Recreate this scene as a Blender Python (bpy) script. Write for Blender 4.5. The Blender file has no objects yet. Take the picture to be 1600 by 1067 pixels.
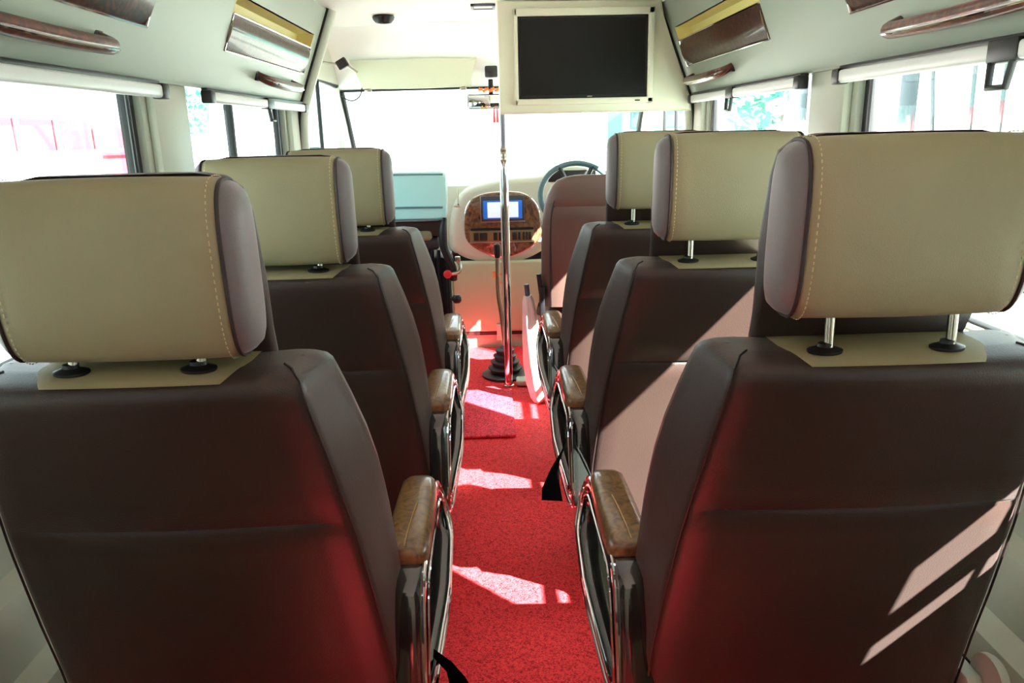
import bpy, bmesh, math, random
from mathutils import Vector, Matrix
random.seed(7)
PI = math.pi
scene = bpy.context.scene
COL = scene.collection

# ---------------------------------------------------------------- camera
cam_d = bpy.data.cameras.new('camera'); cam = bpy.data.objects.new('camera', cam_d)
COL.objects.link(cam); scene.camera = cam
cam_d.sensor_fit = 'HORIZONTAL'; cam_d.sensor_width = 36.0; cam_d.lens = 36.0 * 1200 / 1600
cam_d.clip_start = 0.02; cam_d.clip_end = 300
cr, cu, cf = (0.99936561, -0.02810855, -0.02186961), (0.02855475, 0.26542501, 0.96370856), (0.02128371, 0.96372168, -0.26605926)
M = Matrix(((cr[0], cu[0], -cf[0], -0.04), (cr[1], cu[1], -cf[1], 0.0), (cr[2], cu[2], -cf[2], 1.40), (0, 0, 0, 1)))
cam.matrix_world = M

# ---------------------------------------------------------------- sky, sun, exposure
w = bpy.data.worlds.new('hazy_sky'); scene.world = w; w.use_nodes = True
bg = w.node_tree.nodes['Background']; bg.inputs[0].default_value = (0.80, 0.95, 0.98, 1); bg.inputs[1].default_value = 0.5
sun_d = bpy.data.lights.new('sun', 'SUN'); sun = bpy.data.objects.new('sun', sun_d); COL.objects.link(sun)
sun_d.energy = 12; sun_d.angle = math.radians(0.5); sun_d.color = (1, 0.95, 0.88)
sun.location = (8, -6, 10)
sun.rotation_euler = Vector((-1.0, 1.0, -1.15)).to_track_quat('-Z', 'Y').to_euler()
scene.view_settings.view_transform = 'Standard'; scene.view_settings.look = 'None'
scene.view_settings.gamma = 1; scene.view_settings.use_curve_mapping = False
scene.view_settings.exposure = 3.0
try:
    scene.cycles.max_bounces = 10; scene.cycles.diffuse_bounces = 6; scene.cycles.transparent_max_bounces = 12
    scene.cycles.use_denoising = True; scene.cycles.sample_clamp_indirect = 12
except Exception: pass

# ---------------------------------------------------------------- materials
def lin(h):
    c = [int(h[i:i + 2], 16) / 255 for i in (0, 2, 4)]
    return tuple((x / 12.92 if x <= 0.04045 else ((x + 0.055) / 1.055) ** 2.4) for x in c) + (1,)
def mat(name, hexa, rough=0.5, metal=0.0, bump=0.0, bscale=200, var=0.0, vscale=8, coat=0.0, spec=0.5, sheen=0.0, emis=None, bdist=0.002):
    m = bpy.data.materials.new(name); m.use_nodes = True; nt = m.node_tree; b = nt.nodes['Principled BSDF']
    c = lin(hexa) if isinstance(hexa, str) else hexa
    b.inputs['Base Color'].default_value = c; b.inputs['Roughness'].default_value = rough; b.inputs['Metallic'].default_value = metal
    b.inputs['Coat Weight'].default_value = coat; b.inputs['Coat Roughness'].default_value = 0.05
    b.inputs['Specular IOR Level'].default_value = spec; b.inputs['Sheen Weight'].default_value = sheen
    if emis: b.inputs['Emission Color'].default_value = lin(emis[0]); b.inputs['Emission Strength'].default_value = emis[1]
    tc = nt.nodes.new('ShaderNodeTexCoord')
    if bump:
        n = nt.nodes.new('ShaderNodeTexNoise'); n.inputs['Scale'].default_value = bscale; n.inputs['Detail'].default_value = 2
        bp = nt.nodes.new('ShaderNodeBump'); bp.inputs['Strength'].default_value = bump; bp.inputs['Distance'].default_value = bdist
        nt.links.new(tc.outputs['Object'], n.inputs['Vector']); nt.links.new(n.outputs['Fac'], bp.inputs['Height']); nt.links.new(bp.outputs['Normal'], b.inputs['Normal'])
    if var:
        n2 = nt.nodes.new('ShaderNodeTexNoise'); n2.inputs['Scale'].default_value = vscale; n2.inputs['Detail'].default_value = 4
        r = nt.nodes.new('ShaderNodeValToRGB'); r.color_ramp.elements[0].position = 0.3; r.color_ramp.elements[1].position = 0.7
        r.color_ramp.elements[0].color = tuple(x * (1 - var) for x in c[:3]) + (1,); r.color_ramp.elements[1].color = tuple(min(1, x * (1 + var)) for x in c[:3]) + (1,)
        nt.links.new(tc.outputs['Object'], n2.inputs['Vector']); nt.links.new(n2.outputs['Fac'], r.inputs['Fac']); nt.links.new(r.outputs['Color'], b.inputs['Base Color'])
    return m
def burl(name, c1, c2, c3, scale=9, coat=1.0, rough=0.25):
    m = mat(name, c2, rough, coat=coat); nt = m.node_tree; b = nt.nodes['Principled BSDF']
    tc = nt.nodes.new('ShaderNodeTexCoord')
    n1 = nt.nodes.new('ShaderNodeTexNoise'); n1.inputs['Scale'].default_value = scale; n1.inputs['Detail'].default_value = 5; n1.inputs['Distortion'].default_value = 3.0
    r = nt.nodes.new('ShaderNodeValToRGB'); e = r.color_ramp.elements
    e[0].position = 0.32; e[0].color = lin(c1); e[1].position = 0.7; e[1].color = lin(c3); x = e.new(0.5); x.color = lin(c2)
    nt.links.new(tc.outputs['Object'], n1.inputs['Vector']); nt.links.new(n1.outputs['Fac'], r.inputs['Fac']); nt.links.new(r.outputs['Color'], b.inputs['Base Color'])
    return m
def coil(name, base, dark, scale=260):
    m = mat(name, base, 0.75, spec=0.3); nt = m.node_tree; b = nt.nodes['Principled BSDF']
    tc = nt.nodes.new('ShaderNodeTexCoord')
    n1 = nt.nodes.new('ShaderNodeTexNoise'); n1.inputs['Scale'].default_value = scale; n1.inputs['Detail'].default_value = 3; n1.inputs['Distortion'].default_value = 1.5
    r = nt.nodes.new('ShaderNodeValToRGB'); e = r.color_ramp.elements
    e[0].position = 0.37; e[0].color = lin(dark); e[1].position = 0.54; e[1].color = lin(base)
    bp = nt.nodes.new('ShaderNodeBump'); bp.inputs['Strength'].default_value = 0.9; bp.inputs['Distance'].default_value = 0.006
    nt.links.new(tc.outputs['Object'], n1.inputs['Vector']); nt.links.new(n1.outputs['Fac'], r.inputs['Fac']); nt.links.new(r.outputs['Color'], b.inputs['Base Color'])
    nt.links.new(n1.outputs['Fac'], bp.inputs['Height']); nt.links.new(bp.outputs['Normal'], b.inputs['Normal'])
    return m
def glassmat(name, tint=(0.93, 0.97, 0.97, 1), refl=0.06):
    m = bpy.data.materials.new(name); m.use_nodes = True; nt = m.node_tree
    for n in list(nt.nodes): nt.nodes.remove(n)
    o = nt.nodes.new('ShaderNodeOutputMaterial'); mx = nt.nodes.new('ShaderNodeMixShader')
    t = nt.nodes.new('ShaderNodeBsdfTransparent'); g = nt.nodes.new('ShaderNodeBsdfGlossy')
    t.inputs[0].default_value = tint; g.inputs['Roughness'].default_value = 0.02; mx.inputs[0].default_value = refl
    nt.links.new(t.outputs[0], mx.inputs[1]); nt.links.new(g.outputs[0], mx.inputs[2]); nt.links.new(mx.outputs[0], o.inputs[0])
    return m
MT = dict(
    cream_lea=mat('cream_leatherette', '979071', 0.5, bump=0.25, bscale=450, var=0.05, vscale=5),
    cream_lit=mat('cream_leatherette_lit', 'CFC69C', 0.5, bump=0.2, bscale=450),  # same cream leatherette, colour lightened for light on the upward face
    brown=mat('brown_leatherette', '34231D', 0.42, bump=0.25, bscale=420, var=0.06, vscale=5, spec=0.5, sheen=0.08),
    brown_glare=mat('brown_leatherette_glare', '6A6668', 0.5, bump=0.2, bscale=420, spec=0.6, sheen=0.25),  # brown leatherette, its grey tone paints in the windscreen's grazing reflection
    thread_c=mat('cream_thread', 'CFC59A', 0.7), thread_b=mat('dark_thread', '2A1C22', 0.7), seam=mat('dark_seam', '2A1C1A', 0.55),
    cream_pl=mat('cream_plastic', 'C4C7B8', 0.45, bump=0.08, bscale=300),
    panel=mat('cream_overhead_panel', '949E90', 0.4, bump=0.06, bscale=350),
    ceil=mat('white_headliner', 'FBFBFB', 0.8, bump=0.1, bscale=400),
    tvc=mat('tv_housing_cream', 'D2D2BC', 0.45), yellow=mat('pale_yellow_lining', 'EEDB8C', 0.5),
    black_pl=mat('black_plastic', '17181A', 0.4), rubber=mat('black_rubber', '131517', 0.6), gap=mat('dark_gap', '0C0B0A', 0.8),
    gloss=mat('gloss_dark_plastic', '1C1E1C', 0.13, coat=1.0, spec=0.8), chrome=mat('chrome', 'E6E2E4', 0.06, 1.0), steel=mat('brushed_steel', 'B4AE9E', 0.28, 1.0),
    wood=burl('burl_wood', '4A3018', '74502A', '8A6436', 26, rough=.35, coat=.6), woodr=burl('red_burl_wood', '2A0E08', '54251A', '7A3E28', 22, coat=.45, rough=.3),
    woodd=burl('dash_burl_wood', '40281A', '6E4A32', '8A6244', 14),
    carpet=coil('red_coil_carpet', 'FF4048', 'B80C16', 120), mat2=coil('red_coil_mat', 'FF4458', '8A0C1C', 120),
    screen=mat('tv_screen', '060806', 0.25, spec=0.28), lcd=mat('radio_screen', 'CFE3F2', 0.3, emis=('CFE3F2', 0.09)), blue=mat('blue_lit_keys', '1E5BB8', 0.3, emis=('2F7BEA', 0.05)),
    alu=mat('white_blind_tube', 'E6E8E8', 0.35), glass=glassmat('clear_glass'), glass_w=glassmat('windscreen_glass', (0.96, 0.98, 0.98, 1), 0.04),
    white=mat('white_cloth', 'EFEAE8', 0.7, bump=0.2, bscale=60), floor=mat('beige_floor', 'B9AC90', 0.6),
    sky_sheen_vinyl=mat('vinyl_painted_sky_sheen', 'A8DCDF', 0.4, bump=0.1, bscale=200, spec=0.9, coat=0.4), orange=mat('orange_sticker', 'F07A2C', 0.5), red=mat('red_plastic', 'D8343A', 0.35),  # folded seat's dark vinyl is painted pale blue as if reflecting sky
    strap=mat('black_webbing', '060607', 0.9, spec=.1), bellows=mat('bellows_rubber', '3A3E46', 0.45),
    paint=mat('white_paint', 'EFEFEF', 0.25, coat=0.6), ground=mat('pale_concrete', 'A0A8A0', 0.9, var=0.1, vscale=1.5), redp=mat('red_gate_paint', '9C1C34', 0.5), teal=mat('teal_sheet', '3E9C94', 0.7), grey=mat('grey_render', '9FB0AC', 0.8), bark=mat('bark', '6A5040', .9), leaf=mat('leaves', '3F8F78', .8), dglass=mat('dark_glass', '23343A', 0.08, spec=0.8), tyre=mat('tyre', '1A1A1A', .8),
    mirror=mat('mirror_glass', 'F0F4F4', 0.02, 1.0),
)

# ---------------------------------------------------------------- helpers
def link_mesh(name, bm, m, parent=None, smooth=True, angle=40):
    me = bpy.data.meshes.new(name); bmesh.ops.recalc_face_normals(bm, faces=bm.faces[:]); bm.to_mesh(me); bm.free()
    me.materials.append(MT[m] if isinstance(m, str) else m)
    o = bpy.data.objects.new(name, me); COL.objects.link(o)
    if smooth:
        for p in me.polygons: p.use_smooth = True
        try: me.set_sharp_from_angle(angle=math.radians(angle))
        except Exception: pass
    if parent: o.parent = parent
    return o
def root(name, label, cat, loc=(0, 0, 0), group=None):
    o = bpy.data.objects.new(name, None); COL.objects.link(o); o.location = loc; o.empty_display_size = 0.05
    o['label'] = label; o['category'] = cat
    if group: o['group'] = group
    return o
def tag(o, label, cat, group=None):
    o['label'] = label; o['category'] = cat
    if group: o['group'] = group
    return o
def struct(o): o['kind'] = 'structure'; return o
def B(): return bmesh.new()
def abox(bm, lo, hi, bev=0.0, seg=2, T=None):
    r = bmesh.ops.create_cube(bm, size=1.0); vs = r['verts']
    c = [(a + b) / 2 for a, b in zip(lo, hi)]; s = [abs(b - a) for a, b in zip(lo, hi)]
    for v in vs: v.co = Vector((c[0] + v.co.x * s[0], c[1] + v.co.y * s[1], c[2] + v.co.z * s[2]))
    if bev > 0:
        es = list({e for v in vs for e in v.link_edges})
        g = bmesh.ops.bevel(bm, geom=es, offset=min(bev, min(s) * 0.49), segments=seg, profile=0.5, affect='EDGES'); vs = list({v for f in g['faces'] for v in f.verts} | {v for v in vs if v.is_valid})
    if T is not None:
        for v in vs: v.co = T @ v.co
    return bm
def prism(bm, pts, axis, a, b, bev=0.0, seg=2):
    """extrude 2D outline; axis 'x': pts=(y,z), 'y': pts=(x,z), 'z': pts=(x,y)"""
    def P(p, t): return {'x': (t, p[0], p[1]), 'y': (p[0], t, p[1]), 'z': (p[0], p[1], t)}[axis]
    v0 = [bm.verts.new(P(p, a)) for p in pts]; v1 = [bm.verts.new(P(p, b)) for p in pts]; n = len(pts)
    f0 = bm.faces.new(v0); f1 = bm.faces.new(list(reversed(v1)))
    for i in range(n): bm.faces.new((v0[i], v1[i], v1[(i + 1) % n], v0[(i + 1) % n]))
    if bev > 0:
        es = list(set(f0.edges) | set(f1.edges))
        bmesh.ops.bevel(bm, geom=es, offset=bev, segments=seg, profile=0.5, affect='EDGES')
    return bm
def tube(bm, path, r, n=10, closed=False, cap=True, flat=None):
    path = [Vector(p) for p in path]; L = len(path); rings = []
    prev = None
    for i, p in enumerate(path):
        if closed: t = (path[(i + 1) % L] - path[i - 1]).normalized()
        else: t = (path[min(i + 1, L - 1)] - path[max(i - 1, 0)]).normalized()
        if prev is None:
            up = Vector((0, 0, 1)) if abs(t.z) < 0.9 else Vector((1, 0, 0))
            x = t.cross(up).normalized()
        else: x = (prev - t * prev.dot(t)).normalized()
        prev = x; y = t.cross(x); rr = r[i] if isinstance(r, (list, tuple)) else r
        rings.append([bm.verts.new(p + x * math.cos(2 * PI * k / n) * rr + y * math.sin(2 * PI * k / n) * rr * (flat or 1)) for k in range(n)])
    m = L if closed else L - 1
    for i in range(m):
        a, b = rings[i], rings[(i + 1) % L]
        for k in range(n): bm.faces.new((a[k], a[(k + 1) % n], b[(k + 1) % n], b[k]))
    if cap and not closed: bm.faces.new(rings[0][::-1]); bm.faces.new(rings[-1])
    return bm
def loft(bm, rings, cap=True):
    vr = [[bm.verts.new(p) for p in r] for r in rings]; n = len(rings[0])
    for a, b in zip(vr, vr[1:]):
        for k in range(n): bm.faces.new((a[k], a[(k + 1) % n], b[(k + 1) % n], b[k]))
    if cap: bm.faces.new(vr[0][::-1]); bm.faces.new(vr[-1])
    return bm
def lathe(bm, prof, c=(0, 0, 0), n=24, T=None):
    rings = [[(Vector((r * math.cos(2 * PI * k / n), r * math.sin(2 * PI * k / n), z))) for k in range(n)] for r, z in prof]
    if T is None: T = Matrix.Translation(c)
    return loft(bm, [[T @ p for p in r] for r in rings])
def catmull(pts, k=6, closed=False):
    out = []; L = len(pts); P = [Vector(p) for p in pts]
    rng = range(L) if closed else range(L - 1)
    for i in rng:
        g = (lambda j: P[j % L]) if closed else (lambda j: P[max(0, min(L - 1, j))])
        a, b, c, d = g(i - 1), g(i), g(i + 1), g(i + 2)
        for s in range(k):
            t = s / k; out.append(0.5 * ((2 * b) + (c - a) * t + (2 * a - 5 * b + 4 * c - d) * t * t + (3 * b - a - 3 * c + d) * t ** 3))
    if not closed: out.append(P[-1])
    return out
def sheet(bm, rows, thick=0.0):
    vr = [[bm.verts.new(p) for p in r] for r in rows]
    for a, b in zip(vr, vr[1:]):
        for k in range(len(a) - 1): bm.faces.new((a[k], a[k + 1], b[k + 1], b[k]))
    if thick:
        bmesh.ops.solidify(bm, geom=bm.faces[:], thickness=thick)
    return bm
def interp(tab, z):
    if z <= tab[0][0]: return tab[0][1]
    for (a, u), (b, v) in zip(tab, tab[1:]):
        if z <= b: return u + (v - u) * (z - a) / (b - a)
    return tab[-1][1]
def copy_tree(o, parent=None):
    c = o.copy(); COL.objects.link(c)
    if parent: c.parent = parent
    for ch in list(o.children): copy_tree(ch, c)
    return c
def E(name, bm, m, parent=None, **k): return link_mesh(name, bm, m, parent, **k)

# ================================================================ STRUCTURE
PANEL_X = lambda z: 0.952 - (z - 1.56) * 0.39          # overhead panel inner face
bm = B(); abox(bm, (-1.06, -1.65, -0.06), (1.06, 5.6, 0.0)); struct(E('floor', bm, 'floor', smooth=False))
bm = B(); prism(bm, [(-1.05, 1.99), (-0.84, 1.975), (-0.6, 1.985), (0, 1.995), (0.6, 1.985), (0.84, 1.975), (1.05, 1.99), (1.05, 2.06), (-1.05, 2.06)], 'y', -1.65, 4.65)
struct(E('ceiling', bm, 'ceil'))
# windscreen header slope
bm = B(); prism(bm, catmull([(4.65, 1.985), (4.85, 1.95), (5.05, 1.85), (5.24, 1.675)], 4) and [(4.62, 1.985), (4.82, 1.955), (5.0, 1.875), (5.15, 1.76), (5.24, 1.668), (5.30, 1.69), (5.2, 1.82), (5.0, 1.95), (4.82, 2.03), (4.62, 2.06)], 'x', -1.0, 1.0)
struct(E('trim_1', bm, 'ceil'))
# side walls with openings
WIN = [(-1.35, 0.10), (.98, 2.245), (2.55, 3.78)]
SUN_SLOT = (0.64, 0.86, 1.21)      # unseen low window, added between rear and middle windows to shape the sun stripe
SILL, TOP = 0.962, 1.58
for sgn, side in ((-1, 'left'), (1, 'right')):
    X0, X1 = sgn * 1.0, sgn * 1.05
    bm = B(); lo, hi = min(X0, X1), max(X0, X1)
    abox(bm, (lo, -1.65, 0), (hi, 5.5, SILL)); abox(bm, (lo, -1.65, TOP), (hi, 4.05, 2.05))
    ys = [-1.65] + [y for w_ in WIN for y in w_] + [4.16]
    for a, b in zip(ys[0::2], ys[1::2]):
        if a == WIN[0][1]:
            abox(bm, (lo, a, SILL), (hi, SUN_SLOT[0], TOP)); abox(bm, (lo, SUN_SLOT[1], SILL), (hi, b, TOP)); abox(bm, (lo, SUN_SLOT[0], SUN_SLOT[2]), (hi, SUN_SLOT[1], TOP))
        else: abox(bm, (lo, a, SILL), (hi, b, TOP))
    abox(bm, (lo, 4.05, 1.70), (hi, 5.35, 2.05)); 
    prism(bm, [(5.30, SILL), (5.60, SILL), (5.32, 1.72), (5.22, 1.72)], 'x', lo, hi)
    wl = struct(E('wall_' + side, bm, 'cream_pl', smooth=False))
    # pillar covers, rounded
    for a, b in zip(ys[4::2], ys[5::2]):
        bm = B(); abox(bm, (min(sgn * 0.972, X0 + 0.002 * sgn), a + 0.03, SILL), (max(sgn * 0.972, X0 + 0.002 * sgn), b - 0.03, TOP + .02), 0.012); E('pillar_cover', bm, 'cream_pl', wl)
    # windowsill ledge
    bm = B(); abox(bm, (min(sgn * 0.975, sgn * 1.0), -1.6, 0.92), (max(sgn * 0.975, sgn * 1.0), 3.95, 0.956), 0.01); E('sill_ledge', bm, 'cream_pl', wl)
    # lower side duct
    bm = B(); prism(bm, [(sgn * 1.0, 0.0), (sgn * 0.86, 0.0), (sgn * 0.865, 0.40), (sgn * 0.88, 0.44), (sgn * 0.93, 0.455), (sgn * 0.935, 0.55), (sgn * 0.95, 0.58), (sgn * 1.0, 0.59)], 'y', -1.6, 3.9)
    dct = struct(E('baseboard_' + side, bm, 'cream_pl', smooth=True, angle=30))
    bm = B(); abox(bm, (min(sgn * 0.862, sgn * 0.9), -1.58, 0.37), (max(sgn * 0.855, sgn * 0.9), 3.88, 0.384)); E('groove', bm, 'gap', dct, smooth=False)
# rear wall
bm = B(); abox(bm, (-1.05, -1.70, 0), (1.05, -1.65, 2.06)); struct(E('wall_back', bm, 'cream_pl', smooth=False))
# bulkhead below the dash
bm = B(); abox(bm, (-1.0, 5.42, 0), (1.0, 5.47, 1.0)); struct(E('wall_front', bm, 'black_pl', smooth=False))

# windows
def window(n, sgn, y0, y1, divider=None, z0=SILL, z1=TOP, rail=True):
    w_ = root('window_%d' % n, '', ''); del w_['label']; del w_['category']; w_['kind'] = 'structure'
    xa, xb = sorted((sgn * 1.018, sgn * 1.046)); f = 0.045 if y1 - y0 > .5 else .012
    bm = B()
    abox(bm, (xa, y0, z0), (xb, y0 + .012, z1), .004); abox(bm, (xa, y1 - f, z0), (xb, y1, z1), .006)
    abox(bm, (xa, y0, z1 - .02), (xb, y1, z1), .004); abox(bm, (xa, y0, z0), (xb, y1, z0 + .005), .002)
    if rail: abox(bm, (xa, y0, z0 + .098), (xb, y1, z0 + .128), .004)
    E('window_frame', bm, 'rubber', w_)
    bm = B(); abox(bm, (sgn * 1.030 - .002, y0 + .005, z0 + .004), (sgn * 1.030 + .002, y1 - .01, z1 - .01)); E('pane', bm, 'glass', w_, smooth=False)
    if divider:
        bm = B(); abox(bm, (xa, divider - .015, z0), (xb, divider + .015, z1), .004); E('divider', bm, 'rubber', w_)
    bm = B(); xi = sgn * 1.012   # inner beading line
    tube(bm, [(xi, y1 - .055, z0 + .01), (xi, y1 - .055, z1 - .01)], .006, 6); E('beading', bm, 'black_pl', w_)
window(1, -1, *WIN[1]); window(2, -1, *WIN[2], divider=3.08); window(3, 1, *WIN[1]); window(4, 1, *WIN[2])
window(5, -1, *WIN[0]); window(6, 1, *WIN[0])
window(10, -1, SUN_SLOT[0], SUN_SLOT[1], z1=SUN_SLOT[2]); window(11, 1, SUN_SLOT[0], SUN_SLOT[1], z1=SUN_SLOT[2])  # added unseen pair, the right one shapes the sun on a seat back
# cab door windows
for n, sgn in ((7, -1), (8, 1)):
    w_ = root('window_%d' % n, '', ''); del w_['label']; del w_['category']; w_['kind'] = 'structure'
    o_ = [(4.18, SILL), (5.30, SILL), (5.24, 1.70), (4.18, 1.72)] if sgn < 0 else [(4.18, SILL), (5.30, SILL), (5.24, 1.70), (4.18, 1.72)]
    bm = B(); pp = catmull([(sgn * 1.02, 4.19, 1.01), (sgn * 1.02, 5.40, 1.01), (sgn * 1.02, 5.24, 1.69), (sgn * 1.02, 4.19, 1.71)], 1, True); tube(bm, pp, .014, 8, closed=True); E('window_frame', bm, 'rubber', w_)
    bm = B(); prism(bm, [(4.19, 1.0), (5.42, 1.0), (5.24, 1.69), (4.19, 1.71)], 'x', sgn * 1.02 - .002, sgn * 1.02 + .002); E('pane', bm, 'glass', w_, smooth=False)
    bm = B()
    ys_ = (4.66,) if sgn < 0 else (4.50, 4.80)
    for y in ys_: abox(bm, (sgn * 1.02 - .01, y - .012, 1.0), (sgn * 1.02 + .01, y + .012, 1.7), .003)
    E('divider', bm, 'rubber', w_)
# windscreen
w_ = root('window_9', '', ''); del w_['label']; del w_['category']; w_['kind'] = 'structure'
bm = B(); sheet(bm, [[(x, 5.27 + (1.67 - z) * 1.0 - .06 * (x * x), z) for x in [i * .2 - 1 for i in range(11)]] for z in (1.67, 1.4, 1.15, 0.95)], .004); E('pane', bm, 'glass_w', w_)
bm = B(); tube(bm, [(-.99, 5.23, 1.66), (-.5, 5.235, 1.664), (0, 5.235, 1.664), (.5, 5.235, 1.664), (.99, 5.23, 1.66)], .008, 6)
for s in (-1, 1): tube(bm, [(s * .99, 5.24, 1.66), (s * .995, 5.55, 1.33), (s * 1.0, 5.85, 1.0)], .018, 6)
E('window_frame', bm, 'rubber', w_)

# overhead panels with rib, recess and lining
for sgn, side, tn in ((-1, 'left', 2), (1, 'right', 3)):
    bm = B()
    z0, za, zb, z1 = 1.555, 1.675, 1.845, 1.965
    def seg(ya, yb, zl, zh):
        prism(bm, [(sgn * PANEL_X(zl), zl), (sgn * PANEL_X(zh), zh), (sgn * (PANEL_X(zh) + .012), zh), (sgn * (PANEL_X(zl) + .012), zl)], 'y', ya, yb)
    pk = [(-.55, .45), (.98, 2.13), (2.72, 3.84)]
    seg(-1.64, 3.93, z0, za); seg(-1.64, 3.93, zb, z1)
    yy = [-1.64] + [v for p in pk for v in p] + [3.93]
    for a, b in zip(yy[0::2], yy[1::2]): seg(a, b, za, zb)
    abox(bm, (min(sgn * .955, sgn * 1.0), -1.64, 1.548), (max(sgn * .955, sgn * 1.0), 3.93, 1.558))
    tp = struct(E('trim_%d' % tn, bm, 'panel', smooth=False))
    for a, b in pk:
        if a < 0: continue
        bm = B(); d = .075
        for (zl, zh) in ((za, zb),):
            prism(bm, [(sgn * (PANEL_X(zl) + d), zl), (sgn * (PANEL_X(zh) + d), zh), (sgn * (PANEL_X(zh) + d + .008), zh), (sgn * (PANEL_X(zl) + d + .008), zl)], 'y', a, b)
        prism(bm, [(sgn * PANEL_X(zb), zb), (sgn * (PANEL_X(zb) + d), zb), (sgn * (PANEL_X(zb) + d), zb + .006), (sgn * PANEL_X(zb), zb + .006)], 'y', a, b)
        for y in (a, b): prism(bm, [(sgn * PANEL_X(za), za), (sgn * PANEL_X(zb), zb), (sgn * (PANEL_X(zb) + d), zb), (sgn * (PANEL_X(za) + d), za)], 'y', y - .004, y + .004)
        E('pocket_lining', bm, 'yellow', tp, smooth=False)
    # front rib with dark seam
    rb = []
    for off in (0.0,):
        bm = B()
        prof = [(PANEL_X(1.97) , 1.97), (PANEL_X(1.9), 1.9), (PANEL_X(1.75), 1.75), (PANEL_X(1.6) , 1.6), (.968, 1.50), (.98, 1.35), (.985, 1.0), (.99, .6)]
        pth = catmull([(sgn * (x - .012), 3.975, z) for x, z in prof], 4); tube(bm, pth, .028, 10)
        rbo = E('front_rib', bm, 'cream_pl', tp)
        bm = B(); pth = catmull([(sgn * (x - .004), 3.938, z) for x, z in prof], 4); tube(bm, pth, .006, 6); E('seam_gap', bm, 'gap', tp)

# ================================================================ CARPET
tx = B(); nx, ny = 40, 300
rows = []
for j in range(ny + 1):
    y = -1.5 + 6.41 * j / ny
    rows.append([(-.86 + 1.72 * i / nx, y, .012 + .0012 * math.sin(7 * y + 3 * i / nx) + random.uniform(-.0012, .0012)) for i in range(nx + 1)])
sheet(tx, rows)
vb = [tx.verts.new(p) for p in ((-.86, -1.5, .001), (.86, -1.5, .001), (.86, 4.91, .001), (-.86, 4.91, .001))]; tx.faces.new(vb)
tag(E('carpet', tx, 'carpet'), 'bright red loop carpet covering the aisle floor under all seats', 'carpet')
bm = B(); abox(bm, (-.40, 3.335, .015), (.042, 4.0, .028), .005); tag(E('floor_mat', bm, 'mat2'), 'small square red coil mat laid on the carpet before the pole', 'mat')

# ================================================================ PASSENGER SEATS
WR = [(.30, .285), (.5, .283), (.65, .278), (.8, .268), (.95, .25), (1.02, .24), (1.07, .23), (1.095, .216), (1.105, .20)]
WF = [(.30, .285), (.5, .292), (.65, .297), (.8, .297), (.9, .291), (.97, .278), (1.02, .264), (1.07, .247), (1.095, .232), (1.105, .21)]
def yr(z):
    y = (1.1 - z) * .21
    if z > 1.04: y += ((z - 1.04) / .065) ** 2.4 * .055
    return y
def yf(z):
    y = (1.1 - z) * .21 + .15
    if z > 1.05: y -= ((z - 1.05) / .055) ** 2 * .03
    return y
def back_ring(z, groove=0, A=0):
    dx = A * .03 * max(0, min(1, (1.02 - z) / .5))
    return [(x + dx, y, tz(zz)) for x, y, zz in back_ring0(z, groove)]
def tz(z): return z if z < 1.072 else 1.072 + (z - 1.072) * .4
def back_ring0(z, groove=0):
    wr, wf, a, b = interp(WR, z), interp(WF, z), yr(z), yf(z); r = []
    for i in range(13):
        u = -1 + 2 * i / 12; crown = .012 * (1 - u * u)
        r.append((u * wr * .93, a - crown + groove * (1 if abs(u) < .99 else .3), z))
    r += [(wr * .985, a + .010, z), (wr * 1.0, a + .022, z)]
    r += [(wr + (wf - wr) * .35, a + (b - a) * .4, z), (wr + (wf - wr) * .75, a + (b - a) * .7, z), (wf, b - .02, z), (wf * .985, b + .004, z), (wf * .93, b + .014, z)]
    for u in (.7, .35, 0, -.35, -.7): r.append((u * wf, b - .012 if abs(u) < .6 else b + .002, z))
    r += [(-wf * .93, b + .014, z), (-wf * .985, b + .004, z), (-wf, b - .02, z), (-(wr + (wf - wr) * .75), a + (b - a) * .7, z), (-(wr + (wf - wr) * .35), a + (b - a) * .4, z)]
    r += [(-wr, a + .022, z), (-wr * .985, a + .010, z)]
    return r
def hr_section(s=1.0, inset=0.0):
    """head cushion cross-section in (y,z), centred, superellipse leaning a little"""
    pts = []; n = 40; hy, hz = .057 * s - inset, .124 * s - inset
    for k in range(n):
        t = 2 * PI * k / n; c, si = math.cos(t), math.sin(t); e = 0.62
        y = hy * math.copysign(abs(c) ** e, c); z = hz * math.copysign(abs(si) ** e, si)
        if y > 0: y *= .8
        pts.append((y + z * -.06, z))
    return pts
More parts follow.
